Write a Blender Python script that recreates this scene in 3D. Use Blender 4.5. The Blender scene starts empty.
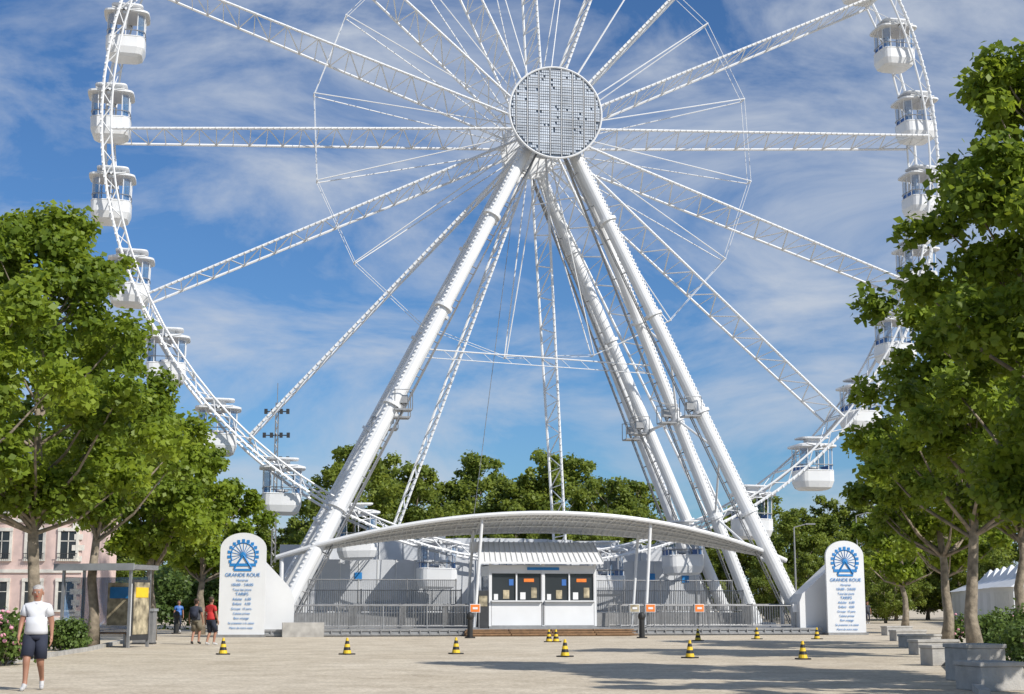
import bpy, math, random
import numpy as np
from mathutils import Vector, Matrix
random.seed(3)
SC=bpy.context.scene.collection

# ------------------------------------------------------------ materials
def mat(name,col,rough=.6,metal=0,var=.12,vscale=3.0,bump=0,bscale=30,trans=0,alpha=1,spec=.5):
    m=bpy.data.materials.new(name); m.use_nodes=True
    nt=m.node_tree; b=nt.nodes['Principled BSDF']
    b.inputs['Roughness'].default_value=rough; b.inputs['Metallic'].default_value=metal
    b.inputs['Specular IOR Level'].default_value=spec
    tc=nt.nodes.new('ShaderNodeTexCoord'); n=nt.nodes.new('ShaderNodeTexNoise')
    n.inputs['Scale'].default_value=vscale; n.inputs['Detail'].default_value=6
    nt.links.new(tc.outputs['Object'],n.inputs['Vector'])
    r=nt.nodes.new('ShaderNodeValToRGB')
    r.color_ramp.elements[0].position=.3; r.color_ramp.elements[1].position=.7
    r.color_ramp.elements[0].color=[c*(1-var) for c in col]+[1]
    r.color_ramp.elements[1].color=[min(1,c*(1+var)) for c in col]+[1]
    nt.links.new(n.outputs['Fac'],r.inputs['Fac']); nt.links.new(r.outputs['Color'],b.inputs['Base Color'])
    if bump:
        n2=nt.nodes.new('ShaderNodeTexNoise'); n2.inputs['Scale'].default_value=bscale; n2.inputs['Detail'].default_value=5
        nt.links.new(tc.outputs['Object'],n2.inputs['Vector'])
        bp=nt.nodes.new('ShaderNodeBump'); bp.inputs['Strength'].default_value=bump; bp.inputs['Distance'].default_value=.03
        nt.links.new(n2.outputs['Fac'],bp.inputs['Height']); nt.links.new(bp.outputs['Normal'],b.inputs['Normal'])
    if alpha<1: b.inputs['Alpha'].default_value=alpha
    return m
def leafmat(name,col,tr=.35):
    m=bpy.data.materials.new(name); m.use_nodes=True; nt=m.node_tree
    b=nt.nodes['Principled BSDF']; out=nt.nodes['Material Output']
    b.inputs['Roughness'].default_value=.5; b.inputs['Specular IOR Level'].default_value=.35
    at=nt.nodes.new('ShaderNodeAttribute'); at.attribute_name='tint'
    r=nt.nodes.new('ShaderNodeValToRGB')
    r.color_ramp.elements[0].color=[col[0]*.5,col[1]*.58,col[2]*.6,1]
    r.color_ramp.elements[1].color=[col[0]*1.55,col[1]*1.38,col[2]*1.2,1]
    nt.links.new(at.outputs['Fac'],r.inputs['Fac']); nt.links.new(r.outputs['Color'],b.inputs['Base Color'])
    t=nt.nodes.new('ShaderNodeBsdfTranslucent'); mx=nt.nodes.new('ShaderNodeMixShader'); mx.inputs[0].default_value=tr
    hs=nt.nodes.new('ShaderNodeHueSaturation'); hs.inputs['Value'].default_value=1.6; hs.inputs['Hue'].default_value=.485
    nt.links.new(r.outputs['Color'],hs.inputs['Color']); nt.links.new(hs.outputs['Color'],t.inputs['Color'])
    nt.links.new(b.outputs[0],mx.inputs[1]); nt.links.new(t.outputs[0],mx.inputs[2]); nt.links.new(mx.outputs[0],out.inputs['Surface'])
    return m
M={}
M['white']=mat('white_paint',(.7,.71,.72),.4,0,.05,.8)
M['white2']=mat('white_panel',(.68,.69,.7),.45,0,.08,.5)
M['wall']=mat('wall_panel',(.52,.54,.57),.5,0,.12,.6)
M['rib']=mat('canopy_rib',(.62,.63,.63),.5,0,.05)
M['steel']=mat('galvanised_steel',(.34,.34,.34),.45,.6,.15,4)
M['dark']=mat('dark_metal',(.05,.052,.055),.5,.3,.2)
M['deck']=mat('deck_plate',(.3,.31,.32),.6,.2,.2,1.5)
M['cell']=mat('disc_cell',(.5,.55,.62),.4,0,.25,.8)
M['led']=mat('led_cell',(.72,.73,.74),.4,0,.1,1.5)
M['discback']=mat('led_backing',(.14,.18,.24),.6,0,.3,1)
M['blue']=mat('sign_blue',(.02,.2,.5),.5,0,.1)
M['blueseat']=mat('seat_blue',(.04,.14,.42),.5,0,.1)
M['glass']=mat('tinted_glass',(.03,.035,.04),.12,0,.2,.6,spec=.5)
M['cabglass']=mat('cabin_glass',(.12,.24,.42),.08,0,.1,alpha=.5)
M['wood']=mat('wood_plank',(.24,.14,.07),.7,0,.3,6,.3,20)
M['stone']=mat('stone_block',(.4,.385,.36),.85,0,.2,3,.4,25)
M['yellow']=mat('cone_yellow',(.75,.5,.02),.5,0,.1)
M['black']=mat('black_rubber',(.02,.02,.02),.6,0,.2)
M['orange']=mat('orange_sign',(.75,.2,.03),.5)
M['bark']=mat('plane_bark',(.24,.2,.15),.9,0,.45,5,.6,15)
M['pink']=mat('facade_pink',(.66,.5,.45),.85,0,.08,2,.15,20)
M['cream']=mat('facade_trim',(.7,.67,.6),.8,0,.08)
M['slate']=mat('slate_roof',(.09,.1,.12),.6,0,.2)
M['poster']=mat('poster',(.35,.3,.2),.5,0,.8,3)
M['skin']=mat('skin',(.34,.17,.11),.55,0,.06)
M['shirt']=mat('shirt_white',(.6,.61,.64),.8,0,.05,8)
M['navy']=mat('shorts_navy',(.02,.025,.045),.85,0,.2)
M['hair']=mat('hair_grey',(.4,.38,.36),.7,0,.2,40)
M['hairb']=mat('hair_brown',(.05,.03,.02),.7,0,.2,40)
M['red']=mat('shirt_red',(.5,.03,.03),.8,0,.1)
M['shoe']=mat('shoe',(.5,.5,.5),.6)
M['darkshirt']=mat('shirt_dark',(.05,.055,.07),.85)
M['khaki']=mat('khaki',(.16,.14,.1),.85)
M['leafA']=leafmat('leaf_plane',(.17,.25,.026),.45)
M['leafB']=leafmat('leaf_far',(.17,.23,.04),.4)
M['leafC']=leafmat('leaf_shrub',(.09,.15,.035),.3)
M['flower']=mat('flower_pink',(.7,.32,.4),.6)

# ------------------------------------------------------------ mesh builder
class MB:
    def __init__(s): s.v=[];s.f=[];s.m=[];s.mats=[]
    def mi(s,k):
        if k not in s.mats: s.mats.append(k)
        return s.mats.index(k)
    def face(s,pts,k):
        b=len(s.v); s.v+= [tuple(p) for p in pts]; s.f.append(tuple(range(b,b+len(pts)))); s.m.append(s.mi(k))
    def box(s,c,d,k,rz=0,top=1.0):
        b=len(s.v); cx,cy,cz=c; x,y,z=[q/2 for q in d]; co,si=math.cos(rz),math.sin(rz)
        for sz in(-1,1):
            t=top if sz>0 else 1
            for sx,sy in((-1,-1),(1,-1),(1,1),(-1,1)):
                px,py=sx*x*t,sy*y*t
                s.v.append((cx+px*co-py*si,cy+px*si+py*co,cz+sz*z))
        for f in((0,3,2,1),(4,5,6,7),(0,1,5,4),(1,2,6,5),(2,3,7,6),(3,0,4,7)):
            s.f.append(tuple(b+i for i in f)); s.m.append(s.mi(k))
    def tube(s,p,q,r,k,n=6,r2=None,cap=True):
        p=Vector(p);q=Vector(q);d=q-p
        if d.length<1e-6:return
        d.normalize(); a=Vector((0,0,1)) if abs(d.z)<.9 else Vector((1,0,0))
        x=d.cross(a).normalized(); y=d.cross(x); b=len(s.v); r2=r if r2 is None else r2
        for c,rr in((p,r),(q,r2)):
            for i in range(n):
                t=2*math.pi*i/n; s.v.append(tuple(c+x*math.cos(t)*rr+y*math.sin(t)*rr))
        mi=s.mi(k)
        for i in range(n):
            j=(i+1)%n; s.f.append((b+i,b+n+i,b+n+j,b+j)); s.m.append(mi)
        if cap:
            s.f.append(tuple(b+i for i in range(n))); s.m.append(mi)
            s.f.append(tuple(b+n+i for i in reversed(range(n)))); s.m.append(mi)
    def path(s,pts,r,k,n=6,closed=False):
        for i in range(len(pts)-(0 if closed else 1)): s.tube(pts[i],pts[(i+1)%len(pts)],r,k,n,cap=not closed)
    def loft(s,rings,k,cap0=True,cap1=True):
        b=len(s.v); n=len(rings[0]); mi=s.mi(k)
        for r in rings: s.v+=[tuple(p) for p in r]
        for j in range(len(rings)-1):
            for i in range(n):
                i2=(i+1)%n; s.f.append((b+j*n+i,b+j*n+i2,b+(j+1)*n+i2,b+(j+1)*n+i)); s.m.append(mi)
        if cap0: s.f.append(tuple(b+i for i in reversed(range(n)))); s.m.append(mi)
        if cap1: s.f.append(tuple(b+(len(rings)-1)*n+i for i in range(n))); s.m.append(mi)
    def ell(s,c,r,k,nu=12,nv=8):
        rings=[]
        for j in range(nv+1):
            ph=-math.pi/2+math.pi*min(max(j,.15),nv-.15)/nv
            rings.append([(c[0]+r[0]*math.cos(ph)*math.cos(2*math.pi*i/nu),c[1]+r[1]*math.cos(ph)*math.sin(2*math.pi*i/nu),c[2]+r[2]*math.sin(ph)) for i in range(nu)])
        s.loft(rings,k)
    def obj(s,name,parent=None,smooth=False):
        me=bpy.data.meshes.new(name); me.from_pydata(s.v,[],s.f); me.update()
        for k in s.mats: me.materials.append(M[k])
        me.polygons.foreach_set('material_index',s.m)
        if smooth: me.polygons.foreach_set('use_smooth',[True]*len(s.f))
        o=bpy.data.objects.new(name,me); SC.objects.link(o)
        if parent: o.parent=parent
        return o
def empty(name,loc=(0,0,0),rz=0):
    e=bpy.data.objects.new(name,None); SC.objects.link(e); e.location=loc; e.rotation_euler=(0,0,rz); e.empty_display_size=.5
    return e
A=math.radians(11); OX,OY=1.43,82.6
def site(o): o.location=(OX,OY,0); o.rotation_euler=(0,0,A); return o
EYE=1.5
def gx(px,Y,z=0): return (px-512)/1500*(Y*.9857+(z-EYE)*.1688)

# ------------------------------------------------------------ ground
def ground():
    m=bpy.data.materials.new('gravel'); m.use_nodes=True; nt=m.node_tree; b=nt.nodes['Principled BSDF']; b.inputs['Roughness'].default_value=.95
    b.inputs['Specular IOR Level'].default_value=.15
    tc=nt.nodes.new('ShaderNodeTexCoord')
    def noise(sc,det=6,rough=.6):
        n=nt.nodes.new('ShaderNodeTexNoise'); n.inputs['Scale'].default_value=sc; n.inputs['Detail'].default_value=det; n.inputs['Roughness'].default_value=rough
        nt.links.new(tc.outputs['Object'],n.inputs['Vector']); return n
    n1=noise(.18);n2=noise(9,8,.78);n3=noise(.9,8,.72)
    r1=nt.nodes.new('ShaderNodeValToRGB'); r1.color_ramp.elements[0].position=.3;r1.color_ramp.elements[1].position=.72
    r1.color_ramp.elements[0].color=(.6,.525,.415,1); r1.color_ramp.elements[1].color=(.72,.65,.535,1)
    r2=nt.nodes.new('ShaderNodeValToRGB'); r2.color_ramp.elements[0].position=.35;r2.color_ramp.elements[1].position=.65
    r2.color_ramp.elements[0].color=(.58,.56,.53,1); r2.color_ramp.elements[1].color=(1.1,1.1,1.1,1)
    r3=nt.nodes.new('ShaderNodeValToRGB'); r3.color_ramp.elements[0].position=.35;r3.color_ramp.elements[1].position=.65
    r3.color_ramp.elements[0].color=(.78,.765,.74,1); r3.color_ramp.elements[1].color=(1.08,1.08,1.08,1)
    nt.links.new(n1.outputs[0],r1.inputs[0]);nt.links.new(n2.outputs[0],r2.inputs[0]);nt.links.new(n3.outputs[0],r3.inputs[0])
    mx=nt.nodes.new('ShaderNodeMixRGB'); mx.blend_type='MULTIPLY'; mx.inputs[0].default_value=1
    nt.links.new(r1.outputs[0],mx.inputs[1]);nt.links.new(r2.outputs[0],mx.inputs[2])
    m2=nt.nodes.new('ShaderNodeMixRGB'); m2.blend_type='MULTIPLY'; m2.inputs[0].default_value=1
    nt.links.new(mx.outputs[0],m2.inputs[1]);nt.links.new(r3.outputs[0],m2.inputs[2]); nt.links.new(m2.outputs[0],b.inputs['Base Color'])
    bp=nt.nodes.new('ShaderNodeBump'); bp.inputs['Strength'].default_value=.5; bp.inputs['Distance'].default_value=.02
    nt.links.new(n2.outputs[0],bp.inputs['Height']); nt.links.new(bp.outputs[0],b.inputs['Normal'])
    M['gravel']=m
    g=MB(); g.face([(-1500,-300,0),(1500,-300,0),(1500,2500,0),(-1500,2500,0)],'gravel'); g.obj('ground')
ground()

# ------------------------------------------------------------ ferris wheel
FW=site(empty('ferris_wheel'))
HZ=27.7; R=24.0; RW=1.4
def P(ang,r,y): return Vector((r*math.cos(ang),y,HZ+r*math.sin(ang)))
rim=MB(); N=96
for y in(-RW,RW):
    for r,t in((R,.085),(R-.5,.06)):
        pts=[P(2*math.pi*i/N,r,y) for i in range(N)]; rim.path(pts,t,'white',6,True)
    for i in range(N*2):
        a0=2*math.pi*i/(2*N); a1=2*math.pi*(i+1)/(2*N)
        ra,rb=(R,R-.5) if i%2 else (R-.5,R)
        rim.tube(P(a0,ra,y),P(a1,rb,y),.03,'white',4,cap=False)
NG=32
def GA(i): return math.radians(360/NG*(i+.5)+3.3)
for i in range(NG):
    a=GA(i)
    rim.tube(P(a,R-.35,-RW),P(a,R-.35,RW),.07,'white',6)
    for s in(-1,1):
        b=a+math.radians(180/NG)*s
        rim.tube(P(a,R-.5,-RW),P(b,R-.5,RW),.022,'white',4,cap=False)
    a2=GA(i+.5); rim.tube(P(a2,R-.5,-RW),P(a2,R-.5,RW),.045,'white',5)
for i in range(N*4):       # lamps along the front ring
    a=2*math.pi*i/(N*4); p=P(a,R+.02,-RW-.08); rim.box(p,(.1,.05,.1),'led')
rim.obj('rim',FW)
sp=MB(); NS=16; r0=1.5; r1=R-.5
for k in range(NS):
    a=math.radians(-87+360/NS*k); seg=24
    for y,yh in((-RW,-2.0),(RW,2.0)):
        sp.tube(P(a,r0,yh),P(a,r1,y),.075,'white',6)
        for j in range(64):
            t=j/64; r=r0+(r1-r0)*t; yy=yh+(y-yh)*t
            if y<0: sp.box(P(a,r,yy-.08),(.09,.05,.09),'led')
    for j in range(seg):
        t0=j/seg;t1=(j+1)/seg
        q0=P(a,r0+(r1-r0)*t0,(-2.0 if j%2 else 2.0)*(1-t0)+(-RW if j%2 else RW)*t0)
        q1=P(a,r0+(r1-r0)*t1,(2.0 if j%2 else -2.0)*(1-t1)+(RW if j%2 else -RW)*t1)
        sp.tube(q0,q1,.038,'white',4,cap=False)
        q2=P(a,r0+(r1-r0)*t1,(-2.0 if j%2 else 2.0)*(1-t1)+(-RW if j%2 else RW)*t1)
        sp.tube(q2,q1,.027,'white',4,cap=False)
    # intermediate strut and inner ring
    st_=math.radians(180/NS); b=a+st_; ri=.535*R
    for y,yh in((-.3,-1.7),(.3,1.7)):
        sp.tube(P(b,r0,yh),P(b,ri,y),.035,'white',5)
    for y in(-.3,.3):
        sp.tube(P(b,ri,y),P(b+2*st_,ri,y),.017,'white',5)
    sp.tube(P(b,ri,-.3),P(b,ri,.3),.05,'white',5)
sp.obj('spokes',FW)
hub=MB()
def disc(y0,y1,r,k,n=48): hub.tube((0,y0,HZ),(0,y1,HZ),r,k,n)
disc(-4.2,4.4,.55,'white',24)
for y in(-2.1,2.0): disc(y,y+.15,1.75,'white')
for y in(-3.6,3.6): hub.box((0,y,HZ-.2),(2.6,.7,1.5),'white')
disc(-4.85,-4.65,2.52,'discback',64)
ring=[(2.55*math.cos(2*math.pi*i/64),-4.88,HZ+2.55*math.sin(2*math.pi*i/64)) for i in range(64)]
hub.path(ring,.06,'white',6,True)
rr=random.Random(5)
for i in range(-24,25):
    for j in range(-16,17):
        x=i*.104;z=j*.152
        if math.hypot(abs(x)+.04,abs(z)+.05)<2.47 and i%6!=3:
            if rr.random()>.04: hub.box((x,-4.9,HZ+z),(.082,.05,.105+.02*rr.random()),'cell')
for i in range(-4,5):
    x=(i*6+3)*.104
    if abs(x)<2.4:
        h=math.sqrt(2.48**2-x*x); hub.box((x,-4.9,HZ),(.03,.07,2*h),'white')
for j in range(-5,6):
    z=j*.456+.076
    if abs(z)<2.4:
        h=math.sqrt(2.48**2-z*z); hub.box((0,-4.94,HZ+z),(2*h,.02,.025),'steel')
hub.obj('hub',FW)
lg=MB()
feet=[(-3.6,-7.3,.38),(-3.5,-1.8,.34),(3.5,2.6,.34),(3.6,7.4,.36)]
for s,fx in((-1,-14.4),(1,12.3)):
    for k,(ya,yf,r) in enumerate(feet):
        f=Vector((fx-(0.5*s if k in(1,2) else 0),yf,.4)); t=Vector((s*.95,ya,HZ-1.0))
        lg.tube(f,t,r,'white',16,r*.85)
        d=(t-f); L=d.length; d.normalize()
        nrm=Vector((0,-1,0)); nrm=(nrm-d*nrm.dot(d)).normalized(); sd=d.cross(nrm)
        for q in(.22,.42,.62,.82): 
            c=f+d*L*q; lg.tube(c-d*.08,c+d*.08,r*1.3,'white',16)
        side=sd if sd.z<0 else -sd
        o1=side*(r+.22)
        lg.tube(f+o1+nrm*.16,t+o1+nrm*.1,.035,'steel',4); lg.tube(f+o1-nrm*.16,t+o1-nrm*.1,.035,'steel',4)
        for j in range(1,70):
            c=f+d*L*j/70+o1; lg.tube(c-nrm*.16,c+nrm*.16,.02,'steel',4,cap=False)
            if j%5==0: lg.tube(c,c-o1*.6,.03,'steel',4,cap=False)
        if k in(0,1,3):
            for j in range(0,120): lg.box(f+d*L*(j+.5)/120+(nrm*.75-side*.6).normalized()*(r+.02),(.09,.05,.09),'led')
        c=f+d*L*.42+side*.6
        lg.box(c,(.9,.9,.08),'steel'); lg.box(c+Vector((0,0,.55)),(.5,.4,.4),'steel')
        for ax,ay in((-.45,-.45),(.45,-.45),(-.45,.45),(.45,.45)): lg.tube(c+Vector((ax,ay,0)),c+Vector((ax,ay,1)),.025,'steel',4)
        lg.box(c+Vector((0,-.45,1)),(.9,.04,.04),'steel'); lg.box(c+Vector((0,.45,1)),(.9,.04,.04),'steel')
        lg.box((f.x,f.y,.25),(1.6,1.6,.5),'white2')
    def L_(k,q):
        ya,yf,r=feet[k]; f=Vector((fx-(0.5*s if k in(1,2) else 0),yf,.4)); t=Vector((s*.95,ya,HZ-1.0)); return f.lerp(t,q)
    for k0,k1 in((0,1),(2,3)):
        for q0,q1 in((.1,.22),(.34,.22),(.34,.42),(.55,.42),(.55,.62)):
            lg.tube(L_(k0,q0),L_(k1,q1),.06,'white',6)
    for q in(.22,.42): lg.tube(L_(1,q),L_(2,q),.08,'white',6)
def Lg(s,k,q):
    fx=-14.4 if s<0 else 12.3
    ya,yf,r=feet[k]; return Vector((fx-(0.5*s if k in(1,2) else 0),yf,.4)).lerp(Vector((s*.95,ya,HZ-1)),q)
for k in(1,):
    a,b=Lg(-1,k,.55),Lg(1,k,.53)
    lg.tube(a,b,.04,'white',6); lg.tube(a+Vector((0,0,-.45)),b+Vector((0,0,-.45)),.025,'white',6)
    for i in range(12): lg.tube(a.lerp(b,i/12),a.lerp(b,(i+.5)/12)+Vector((0,0,-.45)),.015,'white',4,cap=False)
for s in(-1,1):
    lg.tube((s*3,8,.5),(s*.4,3.7,HZ-1),.02,'steel',5)
lg.obj('support_legs',FW,False)

# gondolas
def rsq(r,z,n=20,e=.4):
    o=[]
    for i in range(n):
        t=2*math.pi*i/n; c,s=math.cos(t),math.sin(t)
        o.append((r*math.copysign(abs(c)**e,c),r*.92*math.copysign(abs(s)**e,s),z))
    return o
g=MB()
g.loft([rsq(1.0,-.04),rsq(1.22,.0),rsq(1.22,.1),rsq(.9,.2),rsq(.5,.24)],'white')
g.loft([rsq(.4,.24),rsq(.4,.46),rsq(.85,.5),rsq(.85,.57),rsq(.2,.6)],'white')
g.loft([rsq(1.02,-1.35),rsq(1.05,-1.4),rsq(1.05,-1.95),rsq(.92,-2.3),rsq(.72,-2.42),rsq(.4,-2.44)],'white',False)
g.face(rsq(1.0,-1.95),'deck')
for i in range(20):
    if i%5 in(1,4) or i%5==0:
        a=rsq(.98,-1.36)[i];b=rsq(1.0,.0)[i]; g.tube(a,b,.03,'white',5)
for z,k in((-1.02,'steel'),(-1.36,'white')): g.path(rsq(1.02,z),.025 if k=='steel' else .05,k,5,True)
q0,q1=rsq(.96,-1.36),rsq(.96,-.12)
for i in (1,2,3,6,7,8,11,12,13,16,17,18): g.face([q0[i],q0[(i+1)%20],q1[(i+1)%20],q1[i]],'cabglass')
for s in(-1,1):
    g.box((s*.62,0,-1.6),(.42,1.3,.1),'blueseat'); g.box((s*.85,0,-1.3),(.1,1.3,.55),'blueseat')
g.box((0,0,-1.55),(.3,.3,.7),'white'); g.tube((0,0,-1.2),(0,0,-1.1),.35,'white',16)
for y in(-1.15,1.15):
    g.tube((0,y,0.02),(0,y,-.02),.2,'dark',10); g.box((0,y,-.02),(.3,.12,.35),'white')
    g.tube((-.75,y*.95,.15),(0,y,0),.04,'white'); g.tube((.75,y*.95,.15),(0,y,0),.04,'white')
gob=g.obj('gondola',FW)
for i in range(NG):
    a=GA(i)
    o=gob if i==0 else bpy.data.objects.new('gondola',gob.data)
    if i: SC.objects.link(o); o.parent=FW
    o.location=P(a,R-.35,0); o.rotation_euler=(0,random.uniform(-.03,.03),0)

# ------------------------------------------------------------ boarding stage
st=MB()
st.box((-1.6,-5.0,.17),(27.6,9.4,.34),'deck')
st.box((-1.6,-9.72,.30),(27.8,.06,.10),'steel'); st.box((-1.6,-9.74,.1),(27.8,.06,.08),'steel')
st.box((-1.5,-1.2,.6),(23.6,7.2,.9),'deck'); st.box((-1.5,-4.82,.62),(23.7,.06,.86),'steel')
st.box((-1.5,6,.4),(24,6.5,.8),'deck')
for i in range(60): st.box((-15.1+i*.46,-9.76,.2),(.05,.05,.2),'steel')
st.box((-13.2,-9.95,.33),(1.9,.5,.66),'stone')
site(st.obj('boarding_stage'))
ws=MB()
for j in range(3):
    for i in range(4): ws.box((-4.7+i*2.05+.1,-9.95-.32*j,.29-.1*j),(2.0,.3,.055),'wood')
    ws.box((-1.6,-9.95-.32*j,.13-.05*j),(8.1,.26,.22-.1*j),'wood')
site(ws.obj('wooden_steps'))

# fences
def fence(mb,x0,y0,x1,y1,z,h,gap=.13,r=.014,post=2.0,tall=False):
    L=math.hypot(x1-x0,y1-y0); n=max(2,int(L/gap))
    for zz in(z+.12,z+h-.02): mb.tube((x0,y0,zz),(x1,y1,zz),.026,'steel',5)
    for i in range(n+1):
        t=i/n; mb.tube((x0+(x1-x0)*t,y0+(y1-y0)*t,z+.1),(x0+(x1-x0)*t,y0+(y1-y0)*t,z+h),r,'steel',4,cap=False)
    m=max(1,int(L/post))
    for i in range(m+1):
        t=i/m; mb.tube((x0+(x1-x0)*t,y0+(y1-y0)*t,z),(x0+(x1-x0)*t,y0+(y1-y0)*t,z+h+.04),.035,'steel',6)
fl=MB()
fence(fl,-13.6,-8.9,-5.2,-8.9,.34,1.1); fence(fl,-13.0,-7.6,-5.2,-7.6,.34,1.15); fence(fl,-12.5,-6.2,-5,-6.2,.34,1.15)
fence(fl,-12.6,-4.7,-5,-4.7,1.05,1.15,.1); fence(fl,-12.6,-3.0,-5,-3.0,1.05,1.7,.1)
for x in(-11,-8.6,-6.5): fence(fl,x,-8.8,x+.6,-6.2,.34,1.15,.2)
site(fl.obj('metal_fence'))
fr=MB()
fence(fr,2.2,-8.9,11.2,-8.9,.34,1.1); fence(fr,2.4,-7.4,11.6,-7.4,.34,1.15); fence(fr,2.4,-5.9,11,-5.9,.34,1.15)
fence(fr,2,-4.7,10,-4.7,1.05,1.15,.1); fence(fr,2,-3.0,10,-3.0,1.05,1.7,.1)
for x in(3.6,6.2,9): fence(fr,x,-8.8,x+.4,-6.2,.34,1.15,.2)
site(fr.obj('metal_fence'))

# back wall of white panels
bw=MB()
for i in range(17):
    x=-12.9+i*1.46; h=4.9+.5*math.cos((x+1)/11*1.4)
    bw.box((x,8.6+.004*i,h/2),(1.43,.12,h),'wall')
    bw.box((x+.73,8.52,h/2),(.06,.1,h),'rib')
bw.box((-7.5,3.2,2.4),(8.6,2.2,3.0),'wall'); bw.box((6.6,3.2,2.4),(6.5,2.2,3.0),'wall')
for i in range(9): bw.box((-11.6+i*1.02,2.08,2.4),(.05,.04,3.0),'rib')
for i in range(6): bw.box((3.6+i*1.2,2.08,2.4),(.05,.04,3.0),'rib')
for x,z in((-9.6,3),(4.6,3),(7,3),(9,2.9)): bw.box((x,2.06,z),(.4,.04,.4),'blue')
site(bw.obj('panel_wall'))

# leg shrouds beside the signs
for nm,x0,x1,hh in(('L',-15.2,-13.6,3.3),('R',11.3,13.3,3.3)):
    s=MB(); y0,y1=-9.3,-8.1
    if nm=='L': prof=[(x0,.0),(x1,.0),(x1,1.75),(x1-.25,2.3),(x0+.1,3.6),(x0,3.6)]
    else: prof=[(x0,.0),(x1,.0),(x1,3.5),(x1-.1,3.5),(x0+.15,2.0),(x0,1.6)]
    s.loft([[(x,y1,z) for x,z in prof],[(x,y0,z) for x,z in prof]],'white2')
    site(s.obj('leg_shroud'))

# canopy
cn=MB(); NU=48; hx=13.1; cx0=-1.25
def CE(u,v):
    k=1-u*u; x=cx0+u*hx
    yf=-6.2-3.2*k; yb=-6.0-.1*k
    zf=3.75+2.1*k; zb=3.75+1.35*k
    return Vector((x,yf+(yb-yf)*v,zf+(zb-zf)*v+.2*math.sin(math.pi*v)*k))
NV=6
for i in range(NU):
    u0=-1+2*i/NU;u1=-1+2*(i+1)/NU
    for j in range(NV):
        cn.face([CE(u0,j/NV),CE(u1,j/NV),CE(u1,(j+1)/NV),CE(u0,(j+1)/NV)],'white2')
for v,r in((0,.11),(1,.08)): cn.path([CE(-1+2*i/NU,v) for i in range(NU+1)],r,'white',8)
for i in range(0,NU*2+1):
    u=-1+i/NU; dz=Vector((0,0,-.07)); cn.path([CE(u,q/4)+dz for q in range(5)],.05 if i%4==0 else .03,'rib',4)
for v in(.25,.5,.75): cn.path([CE(-1+2*i/NU,v)+Vector((0,0,-.09)) for i in range(NU+1)],.04,'rib',5)
co=site(cn.obj('canopy_roof'))
cp=MB()
for u,xb in((-.26,-5.0),(.39,3.5)):
    t=CE(u,.08); cp.tube((xb,-8.7,.34),t,.08,'white',10); cp.box((xb,-8.7,.37),(.4,.4,.06),'steel')
    t=CE(u,.9); cp.tube((xb,-6.3,.34),t,.07,'white',10)
for u in(-.98,.98):
    t=CE(u,.5); cp.tube((t.x,t.y,.3),t,.1,'white',10)
cpo=cp.obj('posts',None); cpo.parent=co

# ticket kiosk
ks=MB(); kx0,kx1,ky=-4.2,1.15,-8.3; kw=kx1-kx0; z0=.34; D=2.3
ks.box(((kx0+kx1)/2,ky+D/2,z0+.07),(kw,D,.14),'steel')
ks.box(((kx0+kx1)/2,ky+D-.04,z0+1.6),(kw,.08,3.0),'white2')
for x in(kx0+.05,kx1-.05):
    ks.box((x,ky+D/2,z0+.7),(.08,D-.1,1.15),'white'); ks.box((x,ky+D/2,z0+2.75),(.08,D-.1,.5),'white')
    for y in(ky+.05,ky+D-.1): ks.box((x,y,z0+1.6),(.12,.12,3.0),'white')
    ks.box((x,ky+D/2,z0+1.9),(.03,D-.3,1.25),'cabglass')
xm=(kx0+kx1)/2
for i,(xa,xb) in enumerate(((kx0+.1,xm-.06),(xm+.06,kx1-.1))):
    w=xb-xa
    ks.box(((xa+xb)/2,ky+.03,z0+.7),(w-.06,.06,1.12),'white'); ks.box(((xa+xb)/2,ky-.02,z0+1.3),(w,.34,.06),'white')
    ks.box(((xa+xb)/2,ky+.03,z0+2.85),(w,.06,.34),'white')
    ks.box(((xa+xb)/2,ky+.1,z0+1.98),(w,.02,1.3),'glass')
    for x in (xa,xa+w*.5,xb): ks.box((x,ky+.05,z0+2.0),(.07,.1,1.36),'white')
    ks.box(((xa+xb)/2,ky+.04,z0+2.66),(w,.08,.06),'white')
    for q,zz,pw,ph,pk in((.1,1.5,.2,.28,'white'),(.3,1.62,.3,.42,'poster'),(.4,2.2,.22,.3,'blueseat'),(.63,1.55,.26,.34,'white'),(.85,1.7,.28,.5,'poster'),(.75,2.3,.5,.16,'orange')):
        ks.box((xa+w*q,ky+.08,z0+zz),(pw,.02,ph),pk)
ks.box((xm,ky+.03,z0+1.6),(.12,.12,3.0),'white'); ks.box((xm,ky-.045,z0+.7),(.04,.02,1.1),'dark')
ks.box((xm,ky-.05,z0+2.86),(1.6,.02,.14),'blue')
rx0,rx1=kx0-.55,kx1+.25
ks.loft([[(rx0,ky-.5,3.42),(rx1,ky-.5,3.42),(rx1,ky+1.6,4.45),(rx0+.3,ky+1.6,4.45)],[(rx0,ky-.5,3.52),(rx1,ky-.5,3.52),(rx1,ky+1.6,4.55),(rx0+.3,ky+1.6,4.55)]],'white')
for i in range(24):
    t=i/23; xa=rx0+(rx1-rx0)*t; xb=rx0+.3+(rx1-rx0-.3)*t
    ks.tube((xa,ky-.5,3.54),(xb,ky+1.6,4.57),.035,'rib',4)
ks.box(((rx0+rx1)/2,ky+2.1,4.3),(rx1-rx0,1.0,.5),'white2')
ks.box((kx0-.3,ky+.2,z0+.9),(.5,.5,1.8),'dark'); ks.box((kx0-.3,ky-.06,z0+1.3),(.4,.02,.5),'poster')
site(ks.obj('ticket_kiosk'))

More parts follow.
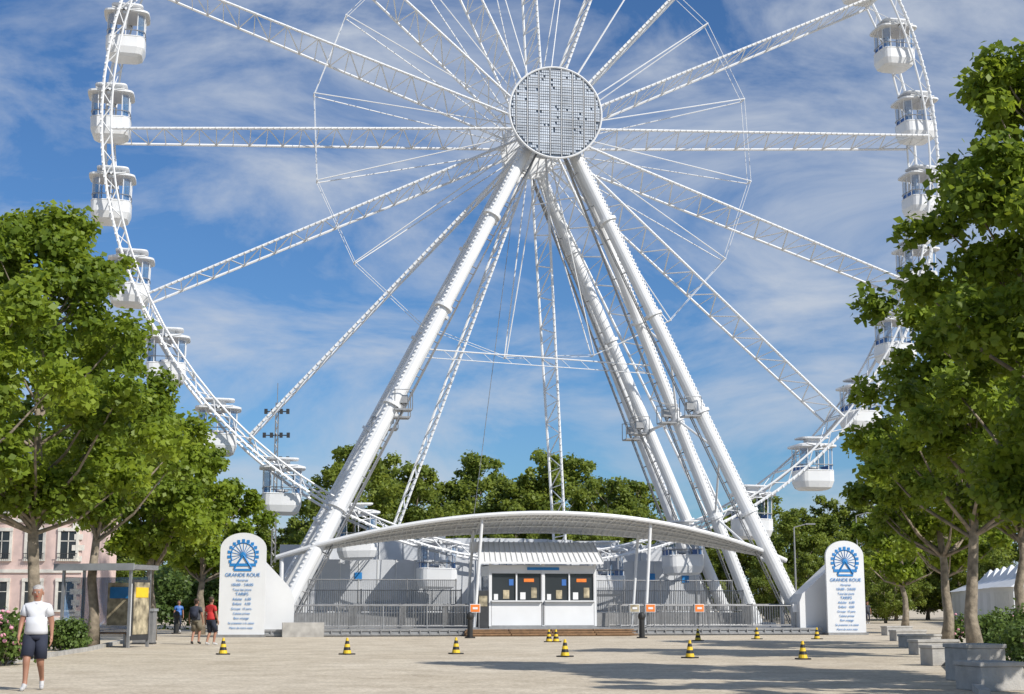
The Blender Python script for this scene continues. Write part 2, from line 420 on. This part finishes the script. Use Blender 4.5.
# fence notice boards
for x,k in((-5.0,'orange'),(2.9,'poster'),(3.7,'orange'),(6.2,'orange'),(11.3,'white')):
    b=MB(); b.box((x,-8.97,1.3),(.5,.03,.4),'white'); b.box((x,-8.99,1.3),(.44,.02,.34),k); b.box((x,-9.005,1.3),(.24,.01,.1),'white')
    for s in(-.2,.2): b.box((x+s,-8.95,.85),(.03,.03,1.0),'steel')
    site(b.obj('notice_board'))

# information signs
def text(body,x,z,size,parent,k='blue',align='CENTER'):
    cu=bpy.data.curves.new('lettering','FONT'); cu.body=body; cu.size=size; cu.align_x=align; cu.extrude=.004
    o=bpy.data.objects.new('lettering',cu); SC.objects.link(o); cu.materials.append(M[k]); o.parent=parent
    o.location=(x,-.1,z); o.rotation_euler=(math.pi/2,0,0); return o
def price_sign(loc,rz,w=2.1,h=4.75):
    e=empty('price_sign',loc,rz); b=MB(); n=16; pr=[(-w/2,.08),(w/2,.08)]; zc=h-.75
    for i in range(n+1):
        t=math.pi*i/n; pr.append((w/2*math.cos(t),zc+.75*math.sin(t)))
    b.loft([[(x,.09,z) for x,z in pr],[(x,-.07,z) for x,z in pr]],'white')
    b.box((0,.25,.06),(w+.1,1.0,.12),'steel'); b.tube((-w/2+.2,.6,.1),(-w/2+.2,.1,2.6),.04,'steel'); b.tube((w/2-.2,.6,.1),(w/2-.2,.1,2.6),.04,'steel')
    b.obj('board',e)
    l=MB(); c=h-1.02
    l.path([(.56*math.cos(math.pi*(i/20*1.3-.15)),-.085,c+.56*math.sin(math.pi*(i/20*1.3-.15))) for i in range(21)],.03,'blue',4)
    for i in range(13):
        t=math.pi*(i/12*1.3-.15); x,z=.66*math.cos(t),c+.66*math.sin(t)
        l.box((x,-.085,z),(.13,.02,.13),'blue',0)
        l.tube((0,-.085,c),(.54*math.cos(t),-.085,c+.54*math.sin(t)),.014,'blue',4)
    l.tube((0,-.09,c),(-.4,-.09,c-.62),.05,'blue',4); l.tube((0,-.09,c),(.4,-.09,c-.62),.05,'blue',4)
    l.ell((0,-.09,c),(.13,.02,.13),'blue',10,6); l.box((0,-.09,c-.45),(1.2,.02,.13),'blue'); l.box((0,-.09,c-.68),(.8,.02,.1),'blue')
    l.obj('logo',e)
    z=h-2.0
    for s,t in((.2,'GRANDE ROUE'),(.13,'Horaires'),(.15,'10h00 - 24h00'),(.13,'Tous les jours'),(.17,'TARIFS'),(.14,'Adulte   6,00'),(.14,'Enfant   4,00'),(.12,'Groupe  10 pers.'),(.12,'Cabine privee'),(.13,'Bon voyage'),(.11,'Se presenter a la caisse'),(.11,'Merci de votre visite')):
        text(t,0,z,s*1.15,e); z-=.215
    return e
def tow(x,y): return (OX+x*math.cos(A)-y*math.sin(A),OY+x*math.sin(A)+y*math.cos(A),0)
price_sign(tow(-16.0,-9.8),math.radians(3)); price_sign(tow(13.35,-10.2),math.radians(8),1.95,4.6)

# cones, bollards
def cone(px,Y,h=.5):
    b=MB(); b.box((0,0,.02),(.36,.36,.04),'black')
    seg=5
    for i in range(seg):
        r0=.13-.1*i/seg; r1_=.13-.1*(i+1)/seg; b.tube((0,0,.04+i*(h-.04)/seg),(0,0,.04+(i+1)*(h-.04)/seg),r0,'yellow' if i%2==0 else 'black',14,r1_)
    o=b.obj('traffic_cone'); o.location=(gx(px,Y),Y,0); o.rotation_euler=(0,0,random.random())
for px,Y in((223,46),(347,46),(456,46.5),(565,44),(690,43),(803,42),(549,61),(556,61),(698,63),(757,66),(817,66)): cone(px,Y)
for px,Y in((470,68),(642,68),(176,78)):
    b=MB(); b.tube((0,0,0),(0,0,.9),.13,'black',14,.12); b.ell((0,0,.95),(.17,.17,.2),'black'); b.tube((0,0,0),(0,0,.06),.24,'black',14)
    o=b.obj('bollard',smooth=False); o.location=(gx(px,Y),Y,0)

# ------------------------------------------------------------ foliage
def leaves(name,centers,radii,n,size,seed,m,parent=None,flat=.8):
    rg=np.random.default_rng(seed); centers=np.array(centers);radii=np.array(radii)
    ci=rg.choice(len(centers),n,p=radii**2/np.sum(radii**2))
    d=rg.normal(size=(n,3)); d/=np.linalg.norm(d,axis=1)[:,None]
    rad=rg.uniform(.1,1,n)**.55*(1+.18*rg.normal(size=n))
    pos=centers[ci]+d*(radii[ci]*rad)[:,None]*np.array([1,1,flat])
    nr=d*.4+rg.normal(size=(n,3))*.6+np.array([0.1,-.1,.5]); nr/=np.linalg.norm(nr,axis=1)[:,None]
    up=rg.normal(size=(n,3)); t=np.cross(nr,up); t/=np.linalg.norm(t,axis=1)[:,None]; b=np.cross(nr,t)
    s=size*rg.uniform(.5,1.25,n)[:,None]
    v=np.empty((n,4,3)); v[:,0]=pos-t*s*.55; v[:,1]=pos-b*s*.42+nr*s*.12; v[:,2]=pos+t*s*.55; v[:,3]=pos+b*s*.42+nr*s*.12
    me=bpy.data.meshes.new(name); me.vertices.add(n*4); me.vertices.foreach_set('co',v.reshape(-1))
    me.loops.add(n*4); me.loops.foreach_set('vertex_index',np.arange(n*4,dtype=np.int32))
    me.polygons.add(n); me.polygons.foreach_set('loop_start',np.arange(0,n*4,4,dtype=np.int32))
    me.update(calc_edges=True); me.validate()
    ct=rg.uniform(.1,.9,len(centers))
    at=me.attributes.new('tint','FLOAT','FACE'); at.data.foreach_set('value',np.clip(ct[ci]*.6+rg.uniform(0,.4,n),0,1).astype(np.float32))
    me.materials.append(M[m])
    o=bpy.data.objects.new(name,me); SC.objects.link(o)
    if parent: o.parent=parent
    return o
def tree_parts(H,CR,TH,seed,n,size,m='leafA',tr=.2,nc=70,lean=(0,0),parent=None,top=.75,cs_=1.0):
    rg=random.Random(seed); b=MB(); cs=[];rs=[]
    ax=lambda z:Vector((lean[0]*z/H,lean[1]*z/H,z))
    pts=[ax(z)+Vector((rg.uniform(-.12,.12),rg.uniform(-.12,.12),0)) for z in np.linspace(0,H*.85,9)]
    pts[0]=Vector((0,0,-.05))
    rings=[]
    for i,p in enumerate(pts):
        w_=1.35 if i==0 else 1-i/9
        rings.append([(p.x+tr*w_*(1+.1*math.sin(3*t_+i))*math.cos(t_),p.y+tr*w_*(1+.1*math.sin(3*t_+i))*math.sin(t_),p.z) for t_ in [2*math.pi*q_/12 for q_ in range(12)]])
    b.loft(rings,'bark')
    k=0
    while len(cs)<nc and k<9000:
        k+=1
        z=rg.uniform(TH,H); q=(z-TH)/(H-TH)
        prof=(min(1,q/.18)**.6)*(1-max(0,(q-.3)/.7)**1.6*top)
        a=rg.uniform(0,2*math.pi); r=CR*prof*math.sqrt(rg.uniform(.08,1))*(1+.25*math.sin(a*3+seed)*math.sin(z*1.1+seed))
        rad=rg.uniform(.35,.85)*CR/3.4*(1 if q<.8 else .75)*cs_
        c=ax(z)+Vector((r*math.cos(a),r*math.sin(a),0))
        cs.append(c); rs.append(rad)
        if len(cs)%3==0:
            s=ax(max(TH*.8,z-r*.8-.4)); mid=s.lerp(c,.5)+Vector((0,0,-.12*r)); w=tr*.38*(1-q*.6)
            b.tube(s,mid,w,'bark',6,w*.7,cap=False); b.tube(mid,c,w*.7,'bark',5,w*.25,cap=False)
    t=b.obj('trunk_and_limbs',parent,True)
    l=leaves('foliage',[tuple(c) for c in cs],rs,n,size,seed,m,parent)
    return t,l
def tree(x,y,H,CR,TH,seed,n,size,rz=0,**kw):
    e=empty('plane_tree',(x,y,0),rz); tree_parts(H,CR,TH,seed,n,size,parent=e,**kw); return e
# left avenue
tree(gx(28,44),44,12.9,3.9,4.4,11,36000,.21,nc=130)
tree(gx(-60,38),38,11,3.0,4.4,19,12000,.21,nc=60)
tree(gx(92,54),54,11.2,3.2,4.6,12,25000,.22,nc=105)
tree(gx(150,64),64,9.9,3.3,3.6,13,22000,.23,nc=90)
tree(gx(200,76),76,9.0,2.9,3.2,14,16000,.25,nc=75)
# right avenue
tree(gx(1062,30),30,12.6,3.1,3.4,21,38000,.19,nc=130)
tree(gx(978,43),43,10.6,3.2,4.2,22,34000,.2,nc=120)
tree(gx(947,56),56,9.3,3.1,4.0,23,22000,.22,nc=95)
tree(gx(950,78),78,9.3,3.0,3.6,24,18000,.24,nc=80)
tree(gx(905,92),92,8.8,3.2,3.2,25,12000,.27,nc=65)
tree(gx(1026,50),50,9.6,3.0,4.4,26,14000,.22,nc=70)
tree(12.6,26,11.5,3.0,4.0,31,14000,.22,nc=60)
tree(11.2,22.5,9.5,2.6,3.4,33,9000,.22,nc=42)
# tree line beyond the wheel
TL=empty('tree_line')
protos=[]
for i,(H,C) in enumerate(((13,4.6),(11.5,4.4),(12.2,5.2))):
    t,l=tree_parts(H,C,1.2,40+i,20000,.31,m='leafB',nc=110,cs_=.92,parent=TL); protos.append((t,l))
rg=random.Random(8); first=set()
spots=[]
for px in range(-160,1300,32):
    Y=150+rg.uniform(-14,14)
    if 300<px<650: top=rg.uniform(1.12,1.36)
    elif 760<px<880: top=rg.uniform(.85,1.05)
    elif 230<px<=300: top=rg.uniform(.7,.95)
    else: top=rg.uniform(.72,.92)
    spots.append((gx(px,Y),Y,top))
    if rg.random()<.6: spots.append((gx(px+15,Y)+2,Y-18,top*.6))
for i,(x,y,s) in enumerate(spots):
    k=i%3; t,l=protos[k]; rz=rg.uniform(0,6.28)
    for o in(t,l):
        q=o if k not in first else bpy.data.objects.new(o.name.split('.')[0],o.data)
        if q is not o: SC.objects.link(q); q.parent=TL
        q.location=(x,y,0); q.rotation_euler=(0,0,rz); q.scale=(s,s,s)
    first.add(k)
# shrubs
def shrub(name,x,y,w,d,h,n,seed,size=.14,fl=0):
    e=empty(name,(x,y,0)); rg=random.Random(seed); cs=[];rs=[]
    for i in range(26):
        r=rg.uniform(.2,.4)*h; cs.append((rg.uniform(-w/2,w/2),rg.uniform(-d/2,d/2),rg.uniform(.2,.8)*h));rs.append(r)
    leaves('foliage',cs,rs,n,size,seed,'leafC',e)
    b=MB()
    for i in range(0,26,2): b.tube((cs[i][0]*.4,cs[i][1]*.4,-.02),cs[i],.02,'bark',4)
    for i in range(fl):
        c=cs[rg.randrange(26)]; b.ell((c[0]+rg.uniform(-.4,.4),c[1]-rg.uniform(.1,.5),c[2]+rg.uniform(-.1,.4)),(.055,.055,.045),'flower',8,6)
    b.obj('stems',e)
shrub('rose_bush',gx(-4,38),38,1.2,1.2,1.5,5000,1,.11,110)
shrub('shrub',gx(66,50),50,1.1,1.0,1.0,4000,2,.11)
shrub('shrub',gx(200,92),92,5,2,4.0,8000,3,.25)
shrub('shrub',gx(1012,46),46,1.6,3,1.4,6000,4,.12)
shrub('shrub',gx(1030,37),37,1.3,2.0,1.2,4000,5,.12)
shrub('rose_bush',gx(990,58),58,2.5,2.5,1.1,4000,6,.13,24)

# ------------------------------------------------------------ right side stone seats, kerbs, tents
def block(px,Y,w,d,h,rz=0,name='stone_bench'):
    b=MB(); b.box((0,0,h/2-.04),(w,d,h-.08),'stone'); b.box((0,0,h-.04),(w+.05,d+.05,.08),'stone'); b.box((0,0,.01),(w-.1,d-.1,.1),'stone')
    o=b.obj(name); o.location=(gx(px,Y),Y,0); o.rotation_euler=(0,0,rz)
    bv=o.modifiers.new('b','BEVEL'); bv.width=.015; bv.segments=2
block(976,30.5,.85,.85,.72,.25,'stone_planter'); block(990,27.2,.85,.85,.5,.25,'stone_planter')
block(946,38,1.1,.55,.5,.3); block(934,46,1.4,.55,.45,.3); block(920,54,1.4,.55,.45,.3); block(908,63,1.4,.55,.45,.3); block(897,74,1.4,.55,.45,.3)
k=MB()
def strip(mb,pts,w,h,kk):
    for i in range(len(pts)-1):
        a=Vector(pts[i]+(0,));b=Vector(pts[i+1]+(0,));d=(b-a);L=d.length;rz=math.atan2(d.y,d.x);c=(a+b)/2
        mb.box((c.x,c.y,h/2),(L,w,h),kk,rz)
strip(k,[(gx(985,25),25),(gx(940,44),44),(gx(905,66),66),(gx(885,95),95)],.18,.12,'stone'); k.obj('kerb')
k=MB(); strip(k,[(gx(-60,33),33),(gx(90,50),50),(gx(150,72),72)],.18,.12,'stone'); k.obj('kerb')
tn=empty('market_tents')
for i in range(8):
    b=MB(); Y=92+i*5; x=gx(1010,92)+i*1.1+1.4
    b.box((x,Y,1.25),(3.6,4.4,2.5),'white2'); b.loft([[(x-2,Y-2.4,2.5),(x+2,Y-2.4,2.5),(x+2,Y+2.4,2.5),(x-2,Y+2.4,2.5)],[(x-.8,Y-1,3.1),(x+.8,Y-1,3.1),(x+.8,Y+1,3.1),(x-.8,Y+1,3.1)],[(x-.05,Y-.05,4.1),(x+.05,Y-.05,4.1),(x+.05,Y+.05,4.1),(x-.05,Y+.05,4.1)]],'white')
    b.box((x-1.82,Y,1.2),(.04,2.6,2.0),'rib'); b.obj('tent',tn)

# ------------------------------------------------------------ town house at left
th=MB(); bx0,bx1=gx(-90,112),gx(78,112); by=112; BH=11.5
th.box(((bx0+bx1)/2,by+5,BH/2),(bx1-bx0,10,BH),'pink')
th.box(((bx0+bx1)/2,by+5,BH+.15),(bx1-bx0+.8,10.8,.3),'cream')
th.loft([[(bx0-.2,by-.2,BH+.3),(bx1+.2,by-.2,BH+.3),(bx1+.2,by+10.2,BH+.3),(bx0-.2,by+10.2,BH+.3)],[(bx0+1.2,by+1.5,BH+3),(bx1-1.2,by+1.5,BH+3),(bx1-1.2,by+8.5,BH+3),(bx0+1.2,by+8.5,BH+3)]],'slate')
for z in(.4,3.9,7.6): th.box(((bx0+bx1)/2,by-.06,z),(bx1-bx0+.1,.12,.25),'cream')
for i in range(14):
    for x in(bx0+.25,bx1-.25): th.box((x,by-.05,.8+i*.8),(.6 if i%2 else .9,.12,.4),'cream')
nw=5
for i in range(nw):
    x=bx0+(bx1-bx0)*(i+.6)/nw
    for z in(2.1,5.8,9.3):
        th.box((x,by-.02,z),(1.15,.06,2.0),'glass'); th.box((x,by-.06,z),(.06,.05,2.0),'cream'); th.box((x,by-.06,z+.3),(1.15,.05,.06),'cream')
        for s in(-.68,.68): th.box((x+s,by-.06,z),(.2,.14,2.3),'cream')
        th.box((x,by-.07,z+1.15),(1.6,.18,.25),'cream'); th.box((x,by-.09,z-1.1),(1.6,.24,.15),'cream')
        if z>3: th.box((x,by-.35,z-.62),(1.5,.03,.05),'dark'); [th.box((x-.7+j*.14,by-.35,z-.85),(.02,.02,.5),'dark') for j in range(11)]
th.obj('town_house')

# bus shelter
bs=empty('bus_shelter',(gx(104,54),54,0),math.radians(-14)); b=MB()
for x in(-1.3,1.3):
    for y in(-.7,.7): b.box((x,y,1.35),(.09,.09,2.7),'steel')
b.box((0,0,2.78),(3.0,1.9,.16),'steel'); b.box((0,-.97,2.78),(3.1,.05,.24),'deck')
b.box((0,.7,1.4),(2.5,.02,2.1),'cabglass'); b.box((-1.3,0,1.4),(.02,1.3,2.1),'cabglass')
b.box((1.3,0,1.3),(.14,1.3,2.1),'dark'); b.box((1.38,0,1.35),(.02,1.1,1.8),'poster'); b.box((1.3,-.68,1.3),(.12,.03,1.8),'white')
b.box((-.2,.45,.48),(2.0,.35,.05),'wood'); [b.box((x,.45,.23),(.06,.3,.46),'steel') for x in(-1,.6)]
b.box((.2,.66,1.5),(1.0,.03,1.5),'poster'); b.box((.2,.63,1.9),(.8,.03,.4),'blue'); b.box((1.395,0,1.9),(.02,.9,.35),'yellow'); b.obj('frame',bs)
b=MB(); b.box((0,0,.62),(.75,.6,1.24),'steel'); b.box((0,0,1.28),(.85,.7,.1),'deck'); b.box((0,-.31,.9),(.5,.03,.25),'dark'); b.box((0,0,.03),(.8,.65,.06),'dark')
o=b.obj('litter_bin'); o.location=(gx(144,58),58,0)

# floodlight mast with antennas, lamps
b=MB()
for sx in(-.2,.2):
    for sy in(-.2,.2): b.tube((sx,sy,0),(sx*.6,sy*.6,21.5),.05,'steel',5)
for i in range(35):
    z=i*.6; s=1 if i%2 else -1; q=.2-.08*z/24
    b.tube((-q*s,-q,z),(q*s,-q,z+.6),.025,'steel',4); b.tube((-q*s,q,z),(q*s,q,z+.6),.025,'steel',4)
b.tube((0,0,21),(0,0,23.5),.04,'steel',5)
for z,w in((20.6,1.1),(18.2,1.2),(15.8,1.2)):
    b.box((0,0,z),(2*w,.1,.1),'dark'); b.box((0,0,z),(.1,1.6,.1),'dark')
    for x in(-w,-w*.4,w*.4,w): b.box((x,-.15,z),(.3,.3,.5),'dark')
o=b.obj('antenna_mast'); o.location=(gx(277,150,20),150,0)
def lamp(px,Y,h):
    b=MB(); b.tube((0,0,0),(0,0,h),.09,'steel',8,.05); b.tube((0,0,0),(0,0,.8),.14,'steel',8); b.tube((0,0,h),(.9,0,h+.25),.04,'steel',6); b.box((1.2,0,h+.25),(.7,.25,.1),'steel')
    o=b.obj('street_lamp'); o.location=(gx(px,Y),Y,0)
lamp(147,80,5.2); lamp(797,110,7); lamp(860,130,9)

# ------------------------------------------------------------ people
def person(name,loc,rz,h,cols,stride=.0,arm=(.1,-.1),bulk=1.0,hair='hair',sleeve=.55,shorts=.8,pack=None,elbow=.25,bald=False):
    V=[];Rr=[];E=[];tag=[];legs=[];arms=[]
    def add(p,r,par=None,t=None):
        V.append(Vector(p));Rr.append(r); i=len(V)-1
        if par is not None: E.append((par,i)); tag.append(t)
        return i
    B=bulk
    pel=add((0,0,.97),.135*B)
    w=add((0,-.01,1.1),.132*B,pel,'belt'); c=add((0,-.005,1.28),.14*B,w,'shirt'); u=add((0,.01,1.42),.115*B,c,'shirt')
    nk=add((0,.0,1.51),.06,u,'shirt'); hd=add((0,-.01,1.565),.062,nk,'neck')
    h1=add((0,-.015,1.635),.09,hd,'head'); h2=add((0,-.005,1.71),.104,h1,'head'); h3=add((0,-.0,1.765),.08,h2,'head')
    for s,i in((-1,0),(1,1)):
        sw=arm[i]
        sh=add((s*.175,.01,1.43),.068*B,u,'shirt')
        el=add((s*.25,.02-.28*math.sin(sw),1.43-.27*math.cos(sw)),.044*B,sh,'uparm')
        ez=V[el]; fa=sw+elbow
        wr=add((s*.265,ez.y-.25*math.sin(fa),ez.z-.25*math.cos(fa)),.027,el,'skin')
        wv=V[wr]; dn=Vector((0,-math.sin(fa),-math.cos(fa))); fw=Vector((0,-math.cos(fa),math.sin(fa)))
        pm=add(wv+dn*.05,.03,wr,'skin'); pe=add(wv+dn*.085,.028,pm,'skin')
        for j,(o_,ln) in enumerate(((.027,.07),(.009,.08),(-.009,.075),(-.027,.058))):
            k=add(V[pe]+dn*.02+fw*o_,.009,pe,'skin')
            k2=add(V[k]+dn*ln*.5+Vector((-s*.008,0,0)),.0085,k,'skin'); add(V[k2]+dn*ln*.4+Vector((-s*.022,0,0)),.007,k2,'skin')
        tb=add(wv+dn*.045+fw*.036,.011,pm,'skin'); tb2=add(V[tb]+dn*.035+fw*.018+Vector((-s*.01,0,0)),.01,tb,'skin'); add(V[tb2]+dn*.028,.008,tb2,'skin')
        hp=add((s*.092,0,.91),.1*B,pel,'short')
        back=s>0 and stride>.15
        ay=.8*stride*s; az=.15 if back else .09
        hv=V[hp]; tx=s*.105; dy=ay-hv.y; dz=az-hv.z; D_=min(math.hypot(dy,dz),.868); L1,L2=.44,.43
        ca=(L1*L1+D_*D_-L2*L2)/(2*L1*D_); an_=math.acos(max(-1,min(1,ca))); base=math.atan2(-dy,-dz)
        kn=add((tx,-L1*math.sin(base+an_),hv.z-L1*math.cos(base+an_)),.062*B,hp,'thigh')
        kv=V[kn]; av=Vector((tx,ay,az)); cf=add(kv.lerp(av,.3)+Vector((0,.02,0)),.058,kn,'shin')
        an=add(av,.037,cf,'shin')
        add(av+Vector((0,.045,-.045)),.04,an,'shoe'); ft=add(Vector((tx+s*.015,ay-.11,.045)),.042,an,'shoe'); add(Vector((tx+s*.025,ay-.19,.038)),.034,ft,'shoe')
        legs.append((hv.copy(),kv.copy(),av.copy())); arms.append((V[sh].copy(),V[el].copy()))
    me=bpy.data.meshes.new('body'); me.from_pydata([tuple(v) for v in V],E,[]); o=bpy.data.objects.new('body',me); SC.objects.link(o)
    sk=o.modifiers.new('s','SKIN'); sk.use_smooth_shade=True
    for i,r in enumerate(Rr):
        d=me.skin_vertices[0].data[i]; d.radius=(r,r); d.use_root=(i==0)
    ss=o.modifiers.new('ss','SUBSURF'); ss.levels=2; ss.render_levels=2
    bpy.context.view_layer.update(); dg=bpy.context.evaluated_depsgraph_get()
    m2=bpy.data.meshes.new_from_object(o.evaluated_get(dg)); bpy.data.objects.remove(o)
    keys=[cols[0],cols[1],cols[2],'skin',hair]; m2.materials.clear()
    for k_ in keys: m2.materials.append(M[k_])
    sa=np.array([V[a] for a,b_ in E]); sb=np.array([V[b_] for a,b_ in E])
    ra=np.array([Rr[a] for a,b_ in E]); rb=np.array([Rr[b_] for a,b_ in E])
    for p in m2.polygons:
        c_=np.array(p.center); ab=sb-sa; t=np.clip(((c_-sa)*ab).sum(1)/(ab**2).sum(1),0,1)
        d=np.linalg.norm(c_-(sa+ab*t[:,None]),axis=1)-(ra*(1-t)+rb*t); i=int(d.argmin()); g_=tag[i]; tt=t[i]
        mi={'belt':1 if c_[2]<1.03 else 0,'shirt':0,'neck':3,'head':3,'uparm':0 if tt<sleeve else 3,'skin':3,'short':1,'thigh':1 if tt<shorts else 3,'shin':1 if shorts>1.5 else 3,'shoe':2}[g_]
        if g_=='head' and (c_[2]>1.735 or (c_[1]>.02 and c_[2]>1.6) or (c_[1]>-.03 and c_[2]>1.70)) : mi=4
        p.material_index=mi; p.use_smooth=True
    e=empty(name,loc,rz); bo=bpy.data.objects.new('body',m2); SC.objects.link(bo); bo.parent=e
    f=MB()
    f.ell((0,-.112,1.645),(.016,.024,.026),'skin',8,6)
    for s in(-1,1):
        f.ell((s*.032,-.093,1.67),(.014,.01,.008),'shirt',8,6); f.ell((s*.032,-.101,1.67),(.006,.004,.006),'black',6,4)
        f.box((s*.033,-.096,1.69),(.032,.01,.006),hair); f.ell((s*.094,.0,1.655),(.012,.022,.032),'skin',8,6)
    f.box((0,-.094,1.605),(.045,.012,.007),'red')
    if not bald: f.ell((0,.015,1.745),(.1,.108,.075),hair,12,8)
    else: f.ell((0,.03,1.74),(.102,.098,.072),hair,12,8)
    def ringz(z,rx,ry,cx=0,cy=0): return [(cx+rx*math.cos(2*math.pi*i/24),cy+ry*math.sin(2*math.pi*i/24),z) for i in range(24)]
    f.loft([ringz(.955,.178*B,.142*B),ringz(1.02,.18*B,.145*B),ringz(1.12,.168*B,.14*B,0,-.01),ringz(1.25,.16*B,.132*B,0,-.01)],cols[0])
    f.loft([ringz(.86,.165*B,.125*B),ringz(.97,.165*B,.13*B)],cols[1])
    for hv,kv,av in legs:
        if shorts<1.5:
            e1=hv.lerp(kv,shorts+.06); f.tube(hv+Vector((0,0,.03)),e1,.105*B,cols[1],20,.098*B)
        f.tube(av+Vector((0,0,-.02)),av+Vector((0,0,.035)),.043,cols[2],12)
    for a0,a1 in arms: f.tube(a0.lerp(a1,-.05),a0.lerp(a1,sleeve+.05),.066*B,cols[0],16,.068*B)
    f.tube((0,.0,1.475),(0,-.005,1.515),.075,cols[0],16,.066)
    if pack: f.box((0,.21,1.27),(.3,.16,.42),pack); f.box((0,.3,1.2),(.22,.05,.2),pack)
    f.obj('face_and_details',e,True)
    zmin=min(v.co.z for v in m2.vertices); e.scale=(h/1.8,)*3
    for ch in e.children: ch.location.z-=zmin
    return e
person('walking_man',(gx(33,27.2),27.2,0),math.radians(8),1.84,('shirt','navy','shoe'),stride=.3,arm=(.12,-.12),bulk=1.12,elbow=.3,bald=True)
person('pedestrian',(gx(195,58),58,0),math.radians(170),1.7,('darkshirt','khaki','black'),stride=.12,hair='hairb',pack='navy')
person('pedestrian',(gx(210,56.5),56.5,0),math.radians(150),1.76,('red','navy','shoe'),stride=.1,hair='hairb',shorts=.9)
person('pedestrian',(gx(178,82),82,0),math.radians(20),1.7,('blueseat','navy','shoe'),stride=.2,hair='hairb',shorts=2)
person('pedestrian',(gx(868,115),115,0),0,1.7,('darkshirt','navy','shoe'),stride=.2,hair='hairb',shorts=2)

# ------------------------------------------------------------ light
sd=Vector((.70,-.56,.74)).normalized()
sun=bpy.data.lights.new('sun','SUN'); sun.energy=5; sun.angle=math.radians(.5); sun.color=(1,.95,.87)
so=bpy.data.objects.new('sun',sun); SC.objects.link(so); so.rotation_euler=sd.to_track_quat('Z','Y').to_euler()
w=bpy.data.worlds.new('World'); bpy.context.scene.world=w; w.use_nodes=True; nt=w.node_tree; bg=nt.nodes['Background']
sky=nt.nodes.new('ShaderNodeTexSky'); sky.sky_type='NISHITA'; sky.sun_disc=False
sky.sun_elevation=math.asin(sd.z); sky.sun_rotation=math.atan2(sd.x,sd.y); sky.air_density=1.0; sky.dust_density=.5; sky.ozone_density=2.5
tint=nt.nodes.new('ShaderNodeMixRGB'); tint.blend_type='MULTIPLY'; tint.inputs[0].default_value=1; tint.inputs[2].default_value=(.48,.74,1.02,1)
nt.links.new(sky.outputs[0],tint.inputs[1])
tc=nt.nodes.new('ShaderNodeTexCoord'); mp=nt.nodes.new('ShaderNodeMapping'); mp.inputs['Rotation'].default_value=(0,math.radians(14),0); mp.inputs['Scale'].default_value=(1.0,1.0,2.6); mp.inputs['Location'].default_value=(.37,0,.2)
nt.links.new(tc.outputs['Generated'],mp.inputs['Vector'])
n=nt.nodes.new('ShaderNodeTexNoise'); n.inputs['Scale'].default_value=5.0; n.inputs['Detail'].default_value=10; n.inputs['Roughness'].default_value=.6; n.inputs['Distortion'].default_value=.5
nt.links.new(mp.outputs[0],n.inputs['Vector'])
r=nt.nodes.new('ShaderNodeValToRGB'); r.color_ramp.elements[0].position=.41; r.color_ramp.elements[1].position=.66
r.color_ramp.elements[0].color=(0,0,0,1); r.color_ramp.elements[1].color=(.85,.85,.85,1)
nt.links.new(n.outputs[0],r.inputs[0])
mx=nt.nodes.new('ShaderNodeMixRGB'); mx.inputs[2].default_value=(5.4,5.9,6.7,1)
nt.links.new(r.outputs[0],mx.inputs[0]); nt.links.new(tint.outputs[0],mx.inputs[1]); nt.links.new(mx.outputs[0],bg.inputs['Color'])
bg.inputs['Strength'].default_value=.105

cam=bpy.data.cameras.new('camera'); cam.sensor_width=36; cam.lens=1500/1024*36; cam.clip_end=5000; cam.clip_start=.1
c=bpy.data.objects.new('camera',cam); SC.objects.link(c); c.location=(0,0,EYE); c.rotation_euler=(math.pi/2+math.atan(257/1500),0,0)
bpy.context.scene.camera=c
bpy.context.scene.view_settings.view_transform='Standard'
bpy.context.scene.view_settings.look='None'
